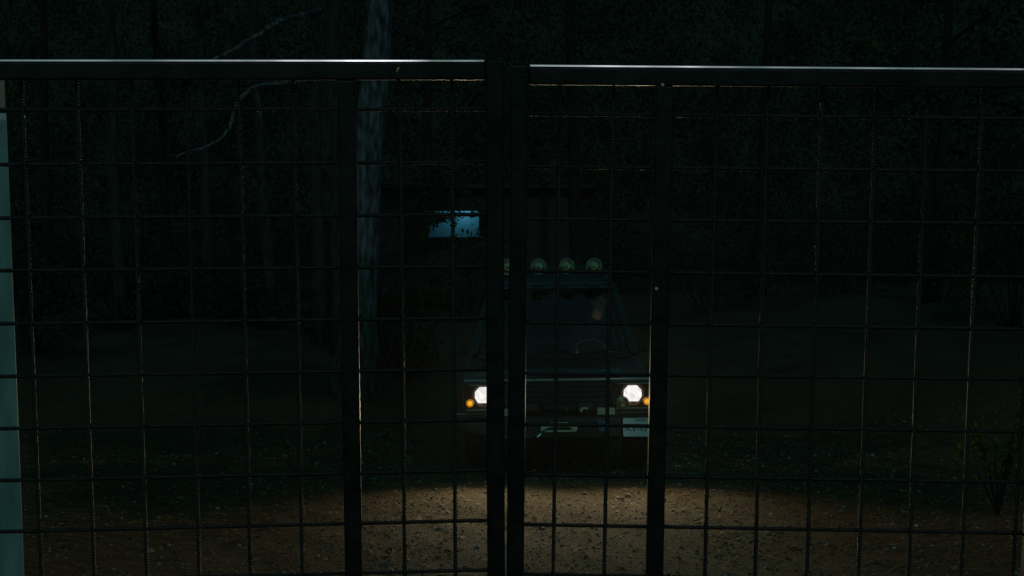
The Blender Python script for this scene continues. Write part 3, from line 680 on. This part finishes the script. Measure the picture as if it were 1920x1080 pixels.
# bumper and winch
bp = MB(); bp.prism([(-.13, .395), (-.16, .44), (-.16, .60), (-.13, .628), (.10, .628), (.10, .42), (.05, .395)], -.56, .56, 'x'); bo_ = car_part(bp, 'bumper', 'bumper', bevel=.01); bo_.location = (0, .10, 0)
for s in (-1, 1):
    w = MB(); w.hexa([(s * .56, -.09, .42), (s * .92, -.02, .50), (s * .92, .30, .50), (s * .56, .10, .42), (s * .56, -.09, .628), (s * .92, -.02, .628), (s * .92, .30, .628), (s * .56, .10, .628)]); w.build('bumper_wing', M['bumper'], bo_, bevel=.012)
    w = MB(); x0, x1 = sorted((s * .50, s * .93)); w.box(x0, x1, -.02, .06, .632, .644); w.build('reflection_strip', M['greytrim'], bo_, bevel=.004)  # second piece: pale strip in place of a reflection along the bumper top
    w = MB(); x0, x1 = sorted((s * .35, s * .51)); w.box(x0, x1, -.15, -.03, .632, .692); w.build('winch_mount', M['beige'], bo_, bevel=.006)
    tl = MB(); q = s * .385; tl.tube([(q - .02, -.165, .59), (q - .022, -.20, .54), (q - .015, -.205, .50), (q + .008, -.205, .49), (q + .022, -.20, .51), (q + .02, -.17, .58)], .013, 8); tl.box(q - .022, q + .022, -.195, -.162, .50, .585); tl.build('tow_strap', M['cloth_blue'], bo_, bevel=.005)
dr = MB(); dr.lathe([(.045, -.16), (.075, -.155), (.075, -.145), (.04, -.14), (.04, .14), (.075, .145), (.075, .155), (.045, .16)], (0, -.04, .69), 'x', 20); wo = car_part(dr, 'winch', 'black', sm=True); wo.location = (0, .10, 0)
for x0, x1 in ((-.33, -.17), (.17, .33)):
    w = MB(); w.lathe([(.0, x0), (.06, x0), (.068, x0 + .02), (.068, x1 - .02), (.06, x1), (0, x1)], (0, -.04, .69), 'x', 20); w.build('winch_housing', M['black'], wo, sm=True)
w = MB(); w.tube([(.075, -.12, .655), (.075, -.12, .70)], .011, 8); w.build('tie_rod', M['chrome'], wo)
w = MB(); w.tube([(.20, -.125, .675), (.215, -.13, .69), (.24, -.13, .695), (.262, -.125, .685)], .009, 8); w.ball((.205, -.13, .672), (.014, .014, .014)); w.build('clutch_handle', M['alloyfl'], wo)
# hawse fairlead: plate with a slot
out_p = [(-.168, .505), (-.162, .535), (-.135, .55), (-.105, .558), (-.075, .575), (.075, .575), (.105, .558), (.135, .55), (.162, .535), (.168, .505), (.150, .488), (-.150, .488)]
in_p = [(-.118, .512), (-.112, .520), (-.100, .526), (-.09, .530), (-.07, .532), (.07, .532), (.09, .530), (.100, .526), (.112, .520), (.118, .512), (.108, .503), (-.108, .503)]
fl = MB(); n = len(out_p)
V = [(x, -.205, z) for x, z in out_p] + [(x, -.205, z) for x, z in in_p] + [(x, -.163, z) for x, z in out_p] + [(x, -.163, z) for x, z in in_p]
F = []
for i in range(n):
    j = (i + 1) % n; F += [(i, j, n + j, n + i), (2 * n + i, 3 * n + i, 3 * n + j, 2 * n + j), (i, 2 * n + i, 2 * n + j, j), (n + i, n + j, 3 * n + j, 3 * n + i)]
fl.add(V, F); fo = fl.build('fairlead', M['alloyfl'], bo_, bevel=.004)
for s in (-1, 1):
    w = MB(); w.lathe([(.016, -.0), (.016, -.012), (.009, -.014), (.001, -.014)], (s * .143, -.205, .515), 'y', 6); w.build('bolt', M['alloyfl'], fo)
w = MB(); w.tube([(-.155, -.215, .49), (-.17, -.23, .47), (-.19, -.235, .455), (-.20, -.235, .445)], [.010, .013, .012, .008], 8); w.build('shackle', M['chrome'], bo_)
w = MB(); w.tube([(-.10, -.19, .515), (-.16, -.225, .49), (-.21, -.225, .465), (-.30, -.215, .445), (-.42, -.19, .43), (-.5, -.165, .44)], .010, 8); w.build('winch_rope', M['rope'], bo_)
# licence plate, tipped back a little on the bumper corner
pl = empty('licence_plate'); pl.parent = car; pl.location = (.735, -.030, .515); pl.rotation_euler = (R(-12), R(0.4), R(0))
def plate_parts():
    p = MB(); w, h, r = .1525, .084, .012; poly = []
    for cx_, cz_, a0 in ((w - r, h - r, 0), (-w + r, h - r, 90), (-w + r, -h + r, 180), (w - r, -h + r, 270)):
        for k in range(4): a = R(a0 + 30 * k); poly.append((cx_ + r * math.cos(a), cz_ + r * math.sin(a)))
    p.prism(poly, -.002, .002, 'y'); p.build('plate_sheet', M['plate'], pl)
    br = MB(); br.box(-.05, .05, .003, .045, -.05, -.02); br.build('bracket', M['black'], pl)
    def word(s, size, x, z, sx, nm, off=0.0):
        cu = bpy.data.curves.new(nm, 'FONT'); cu.body = s; cu.size = size; cu.align_x = 'CENTER'; cu.align_y = 'CENTER'; cu.extrude = .0006; cu.offset = off
        tmp = bpy.data.objects.new(nm, cu); COL.objects.link(tmp); bpy.context.view_layer.update()
        me = bpy.data.meshes.new_from_object(tmp.evaluated_get(bpy.context.evaluated_depsgraph_get())); bpy.data.objects.remove(tmp)
        me.materials.clear(); me.materials.append(M['ink']); o = bpy.data.objects.new(nm, me); link(o, pl)
        o.rotation_euler = (R(90), 0, 0); o.scale = (sx, 1, 1); o.location = (x, -.0032, z)
    for i, ch in enumerate('NLB-0511'):
        word(ch, .074, -.122 + i * .0338, -.010, .66, 'plate_character', .0020)
    word('VIRGINIA', .026, .01, .063, 1.0, 'plate_state_name', .0004)
plate_parts()
# roof rack with lamps
rk = MB()
for x in (-.60, .60): rk.tube([(x, 1.72, 1.93), (x, 4.2, 1.99)], .014, 8)
for y in (1.72, 2.3, 3.0, 3.6, 4.2): rk.tube([(-.60, y, 1.93 + (y - 1.72) * .024), (.60, y, 1.93 + (y - 1.72) * .024)], .013, 8)
for x in (-.60, .60):
    for y in (1.86, 2.9, 4.1): rk.tube([(x, y, 1.82), (x, y, 1.94 + (y - 1.72) * .024)], .012, 8)
    rk.tube([(x, 1.72, 1.93), (x * 1.02, 1.70, 2.06), (x * 1.0, 1.9, 2.06), (x, 2.5, 2.05), (x, 4.2, 2.08)], .012, 8)
ro = car_part(rk, 'roof_rack', 'black')
for x in (-.455, -.135, .150, .432):
    c = (x, 1.66, 1.985)
    l = MB(); l.lathe([(.079, -.01), (.084, .0), (.083, .03), (.06, .075), (.02, .10), (.001, .10)], c, 'y', 32); l.tube([(x, 1.70, 1.90), (x, 1.70, 1.93)], .014, 8); lo = l.build('roof_lamp', M['black'], ro, sm=True)
    bz = MB(); bz.lathe([(.082, .004), (.083, -.010), (.077, -.014), (.072, -.008)], c, 'y', 32); bz.build('bezel', M['greytrim'], lo, sm=True)
    rb = MB(); rb.lathe([(.073, -.004), (.060, .025), (.040, .045), (.018, .055), (.016, .03), (.012, .012), (.001, .010)], c, 'y', 28); rb.build('bowl', M['bowl'], lo, sm=True)
    lg = MB(); lg.lathe([(.074, -.007), (.05, -.015), (.02, -.019), (.001, -.020)], c, 'y', 28); lg.build('lens', M['lampglass'], lo, sm=True)

# ------------------------------------------------------------------ driver
M['skin'] = mat('skin', (0.52, 0.33, 0.25), 0.5, col2=(0.56, 0.36, 0.28), scale=14)
M['jacket'] = mat('dark_jacket', (0.018, 0.020, 0.026), 0.85, bump=0.2, bscale=70, col2=(0.03, 0.03, 0.036))
M['hair'] = mat('dark_hair', (0.012, 0.009, 0.007), 0.5, bump=0.5, bscale=120, stretch=(1, 1, .2))
def driver():
    d = empty('person'); bpy.context.view_layer.update()
    d.matrix_world = Matrix.Translation(car.location) @ carR.to_matrix().to_4x4() @ Matrix.Translation((.46, 2.46, .77))
    tag(d, 'driver in dark jacket behind the windscreen, head bowed, both hands on the steering wheel', 'person')
    W = lambda x, y, z: Vector((x - .43, y - 2.50, z - .81))
    def remesh(o, vox, sm_=6):
        m = o.modifiers.new('skin', 'REMESH'); m.mode = 'VOXEL'; m.voxel_size = vox; m.use_smooth_shade = True
        if sm_: k = o.modifiers.new('soft', 'SMOOTH'); k.iterations = sm_; k.factor = .5
    hc = Vector((.05, -.23, .84))                              # head centre, leaning to the window
    rot = Matrix.Rotation(R(14), 3, 'X') @ Matrix.Rotation(R(-20), 3, 'Z') if False else (Matrix.Rotation(R(-22), 3, 'Z') @ Matrix.Rotation(R(14), 3, 'X'))
    H = lambda x, y, z: hc + rot @ Vector((x, y, z))           # face looks to -y
    def head(b):
        b.ball(H(0, .015, .03), (.076, .095, .092), 20, 14, rot); b.ball(H(0, -.025, -.035), (.060, .068, .080), 18, 12, rot)
        b.ball(H(0, -.070, -.100), (.028, .022, .020), 10, 8, rot)                                   # chin
        b.ball(H(0, -.084, .028), (.055, .016, .012), 12, 8, rot)                                    # brow
        b.tube([H(0, -.092, .018), H(0, -.105, -.012), H(0, -.116, -.033)], [.009, .011, .014], 8)   # nose
        for s in (-1, 1):
            b.ball(H(s * .013, -.100, -.034), (.009, .010, .008), 8, 6, rot)
            b.ball(H(s * .036, -.070, -.020), (.020, .014, .020), 10, 8, rot)                        # cheek
            b.ball(H(s * .078, .012, -.005), (.009, .020, .032), 10, 8, rot)                         # ear
        b.ball(H(0, -.090, -.062), (.022, .012, .006), 10, 6, rot); b.ball(H(0, -.088, -.074), (.019, .012, .007), 10, 6, rot)   # lips
    sk = MB(); head(sk)
    neck = Vector((.01, -.04, .64)); sk.tube([neck, H(0, .03, -.06)], [.062, .055], 12)
    pel = Vector((0, .06, .10)); chest = Vector((0, .01, .46))
    sk.tube([pel, Vector((0, .04, .25)), chest, neck], [.12, .12, .13, .06], 14)
    hands = []
    for s in (-1, 1):
        sh = Vector((s * .17, -.01, .55)); ang = R(20 if s > 0 else 160)
        wr = swc - Vector((.43, 2.50, .81)) + (sa * math.cos(ang) + sb * -math.sin(ang)) * .19
        grip = wr.copy(); wr2 = grip + Vector((s * .02, .085, -.005)); el = Vector((s * .27, -.08, .27))
        sk.tube([sh, el], [.052, .042], 12); sk.tube([el, el.lerp(wr2, .4), wr2], [.043, .042, .028], 12); hands.append((s, sh, el, wr2, grip))
        palm0 = wr2; palm1 = grip + Vector((0, .024, .006)); sk.ball(palm0.lerp(palm1, .6), (.024, .045, .036), 12, 8)
        tang = (sa * -math.sin(ang) + sb * -math.cos(ang))
        for k, L in enumerate((.9, 1.0, .95, .8)):
            o_ = tang * (.019 * (k - 1.5)); p = palm1 + o_; q = grip + o_
            sk.tube([p, q + Vector((0, -.006, .026)) * L, q + Vector((0, -.027, .006)) * L, q + Vector((0, -.014, -.020)) * L], [.0095, .009, .0085, .007], 8)
        th = palm0.lerp(palm1, .5); sk.tube([th + Vector((-s * .02, 0, .0)), grip + Vector((-s * .028, .022, .018)), grip + Vector((-s * .012, -.004, .024))], [.012, .0105, .008], 8)
        hip = Vector((s * .09, .04, .08)); kn = Vector((s * .17, -.44, .10)); an = Vector((s * .12, -.70, -.26))
        sk.tube([hip, kn, an], [.075, .058, .04], 12); sk.ball(an + Vector((0, -.08, -.02)), (.045, .13, .04), 10, 8)
    bo2 = sk.build('body', M['skin'], d); remesh(bo2, .0065, 3)
    jk = MB(); jk.tube([pel + Vector((0, 0, -.02)), Vector((0, .04, .25)), chest, Vector((0, -.01, .575)), neck + Vector((.005, -.02, .055))], [.15, .15, .165, .12, .080], 16)
    for s, sh, el, w2, gp in hands:
        jk.ball(sh, (.075, .075, .07)); jk.tube([sh, el], [.068, .056], 12); jk.tube([el, el.lerp(w2, .4), el.lerp(w2, .92)], [.057, .053, .038], 12)
    jk.tube([neck + Vector((-.07, .03, -.02)), neck + Vector((0, -.09, -.035)), neck + Vector((.07, .03, -.02)), neck + Vector((0, .08, .0)), neck + Vector((-.07, .03, -.02))], .022, 8)
    jo = jk.build('jacket', M['jacket'], d); remesh(jo, .011, 4)
    tq = MB()
    for s in (-1, 1): tq.tube([Vector((s * .08, .06, .07)), Vector((s * .17, -.44, .10)), Vector((s * .125, -.66, -.20))], [.095, .075, .06], 12)
    to = tq.build('trousers', M['jacket'], d); remesh(to, .012, 3)
    hr = MB(); hr.ball(H(0, .032, .052), (.083, .098, .085), 18, 12, rot); hr.ball(H(0, -.045, .098), (.06, .035, .022), 12, 8, rot)
    for s in (-1, 1): hr.ball(H(s * .062, .035, .01), (.022, .045, .05), 10, 8, rot)
    ho = hr.build('hair', M['hair'], d); remesh(ho, .008, 2)
driver()

# ------------------------------------------------------------------ translucent panel beside the gate
M['sheet_teal'] = sheet_mat('teal_fibreglass', (0.84, 0.82, 0.80))
M['sheet_tan'] = sheet_mat('tan_fibreglass', (0.55, 0.42, 0.28))
M['wood'] = mat('old_wood', (0.05, 0.035, 0.022), 0.9, col2=(0.10, 0.075, 0.05), scale=10, stretch=(3, 3, .4), bump=.3)
def panel():
    y = 4.95; e = at(27, 620, y); x1 = e.x; x0 = x1 - 1.3; zt = at(20, 136, y).z; zs = at(20, 212, y).z; gz = T(x1, y)
    t = empty('translucent_panel', (x1, y, gz)); tag(t, 'pale teal translucent sheet panel glowing beside the end of the gate', 'panel')
    m = MB(); m.box(x0 - x1, 0, 0, .004, .12, zs - gz); m.build('lower_sheet', M['sheet_teal'], t)
    m = MB(); m.box(x0 - x1, -.002, .001, .005, zs - gz + .004, zt - gz); tag(m.build('upper_sheet', M['sheet_tan'], t), 'tan upper sheet')
    m = MB(); m.box(x0 - x1, .0, -.01, .03, .0, .118); m.build('bottom_rail', M['wood'], t)
    m = MB(); m.box(x0 - x1 - .06, x0 - x1, -.03, .05, -.05, zt - gz); m.build('post', M['wood'], t)
panel()

# ------------------------------------------------------------------ the gate
def ribbed_bar(name, length, r=0.0052, pitch=0.0085):
    """ribbed reinforcing bar along +z, slanted ribs"""
    n = 8; m = int(length / pitch) ; mb_v = []; mb_f = []
    zs = []
    for i in range(m): 
        z = i * pitch
        zs += [(z, r), (z + pitch * .45, r), (z + pitch * .55, r * 1.22), (z + pitch * .85, r * 1.22)]
    zs.append((m * pitch, r))
    for z, rr in zs:
        for k in range(n):
            a = 2 * math.pi * k / n; mb_v.append((rr * math.cos(a), rr * math.sin(a), z + 0.5 * pitch * math.cos(2 * a) * .5))
    for i in range(len(zs) - 1):
        for k in range(n): mb_f.append((i * n + k, i * n + (k + 1) % n, (i + 1) * n + (k + 1) % n, (i + 1) * n + k))
    return raw_mesh(name, mb_v, mb_f, M['rebar'])

GY0 = 4.30
def zt_pivot(side): return 1.0
def gate_leaf(label, side, edge_px, yaw, z_top, z_bot, u_mid, first_u, du, roll=0.0):
    """leaf local axes: u runs from the meeting edge outwards, y away from the camera, z up"""
    p = at(edge_px, 540, GY0)
    t = empty('gate_leaf', (p.x, GY0, zt_pivot(side)), (0, roll, yaw)); z_top -= zt_pivot(side); z_bot -= zt_pivot(side); tag(t, label, 'gate', 'leaves of the mesh gate')
    W, S = 1.56, .050
    def bx(u0, u1, y0, y1, z0, z1, nm, m='gate'):
        a, b_ = sorted((side * u0, side * u1)); q = MB(); q.box(a, b_, y0, y1, z0, z1); return q.build(nm, M[m], t, bevel=.005, seg=3)
    bx(0, S, 0, S, z_bot, z_top + .004, 'meeting_stile')
    bx(u_mid - S / 2, u_mid + S / 2, .001, S - .001, z_bot + S + .001, z_top - S - .001, 'middle_stile')
    bx(W - S, W, 0, S, z_bot, z_top, 'hinge_stile')
    bx(S + .001, W - S - .001, .001, S - .001, z_top - S, z_top - .001, 'top_rail')
    bx(S + .001, W - S - .001, .001, S - .001, z_bot + .001, z_bot + S, 'bottom_rail')
    q = MB(); q.prism([(.0035, z_top + .0002), (.0055, z_top + .0060), (.0080, z_top + .0066), (.016, z_top + .0002)], *sorted((side * (S + .004), side * (W - S - .004))), 'x'); q.build('glint_strip', M['cap'], t, bevel=.0008, seg=2)  # strip added on the rail, its face tilted to throw the moon's glint
    # ribbed mesh welded to the far face of the frame
    vb = ribbed_bar('upright_bar', z_top - z_bot - .055); u = first_u
    while u < W - .03:
        if u > .03:
            o = bpy.data.objects.new('upright_bar', vb); link(o, t); o.location = (side * u, S + .006 + random.gauss(0, .0008), z_bot + .03); o.rotation_euler = (random.gauss(0, .0012), random.gauss(0, .0016), random.uniform(0, 6))
        u += du
    hb = ribbed_bar('cross_bar', W - .02); z = z_top - .132 + (0 if side < 0 else .0)
    while z > z_bot + .02:
        o = bpy.data.objects.new('cross_bar', hb); link(o, t); o.location = (side * .01, S + .017, z); o.rotation_euler = (0, R(90) * side + random.gauss(0, .0010), 0); z -= .1515
    return t

zt_l = at(700, 116, GY0).z; zt_r = at(1200, 126, GY0).z
zb = T(0, GY0) + .09
gl_ = gate_leaf('dark steel mesh gate leaf ending at the pale translucent panel', -1, 946, R(4.2), zt_l, zb, .443, .594 - .15 * 2 - .15, .1505, R(-.15))
gr_ = gate_leaf('dark steel mesh gate leaf in front of the driver and licence plate', 1, 952, R(-1.8), zt_r + .002, zb, .435, .135, .1505, R(.5))
for s, lab in ((-1, 'square steel gate post between gate and pale panel'), (1, 'square steel gate post on the shrub side of the gate')):
    x = (-.02 + s * 1.635); y = GY0 + (-.09 if False else .10); q = MB(); q.box(-.05, .05, -.05, .05, -.15, 2.75)
    o = q.build('gate_post', M['gate'], None, bevel=.006); o.location = (x, y, T(x, y)); tag(o, lab, 'post', 'gate posts')

# bolt heads on the middle stile, a dry leaf caught on the rail
M['bolt'] = mat('yellow_zinc_bolt', (0.75, 0.60, 0.22), 0.4, 0.3)
M['dryleaf'] = mat('orange_dry_leaf', (0.80, 0.42, 0.22), 0.7, col2=(0.7, 0.35, 0.16))
for px_, py_ in ((1228, 538), (1236, 157)):
    w = at(px_, py_, GY0); b = MB(); b.lathe([(.0055, 0), (.0055, -.004), (.003, -.0055), (.0003, -.0055)], (0, 0, 0), 'y', 6)
    o = b.build('bolt', M['bolt'], gr_); c = w - Vector(gr_.location); c = Matrix.Rotation(-gr_.rotation_euler.z, 3, 'Z') @ c; o.location = (c.x, 0 if py_ > 300 else .0, c.z)
w = at(745, 131, GY0 - .03); b = MB(); b.add([(-.004, 0, -.008), (.003, -.002, -.004), (.006, -.003, .006), (.004, -.002, .010), (-.002, -.003, .003), (.001, -.005, .001)], [(0, 1, 5), (1, 2, 5), (2, 3, 5), (3, 4, 5), (4, 0, 5)])
o = b.build('dry_leaf', M['dryleaf']); o.location = w; tag(o, 'tiny orange dry leaf stuck to the top rail of the gate', 'leaf')
o.modifiers.new('thick', 'SOLIDIFY').thickness = .0006
c = Matrix.Rotation(-gl_.rotation_euler.z, 3, 'Z') @ (w - Vector(gl_.location)); c.y = -.0005; o.location = Matrix.Rotation(gl_.rotation_euler.z, 3, 'Z') @ c + Vector(gl_.location)

# ------------------------------------------------------------------ the damp night air
hz = MB(); hz.box(-108, 108, -58, 158, -9, 33)
hm = bpy.data.materials.new('night_haze'); hm.use_nodes = True; hm.node_tree.nodes.remove(hm.node_tree.nodes['Principled BSDF'])
pv = hm.node_tree.nodes.new('ShaderNodeVolumePrincipled'); pv.inputs['Color'].default_value = (0.9, 0.95, 0.95, 1); pv.inputs['Density'].default_value = 0.00040; pv.inputs['Anisotropy'].default_value = 0.6
hm.node_tree.links.new(pv.outputs[0], hm.node_tree.nodes['Material Output'].inputs['Volume'])
ho_ = hz.build('haze', hm); tag(ho_, 'thin night haze hanging in the air', 'haze', kind='stuff')
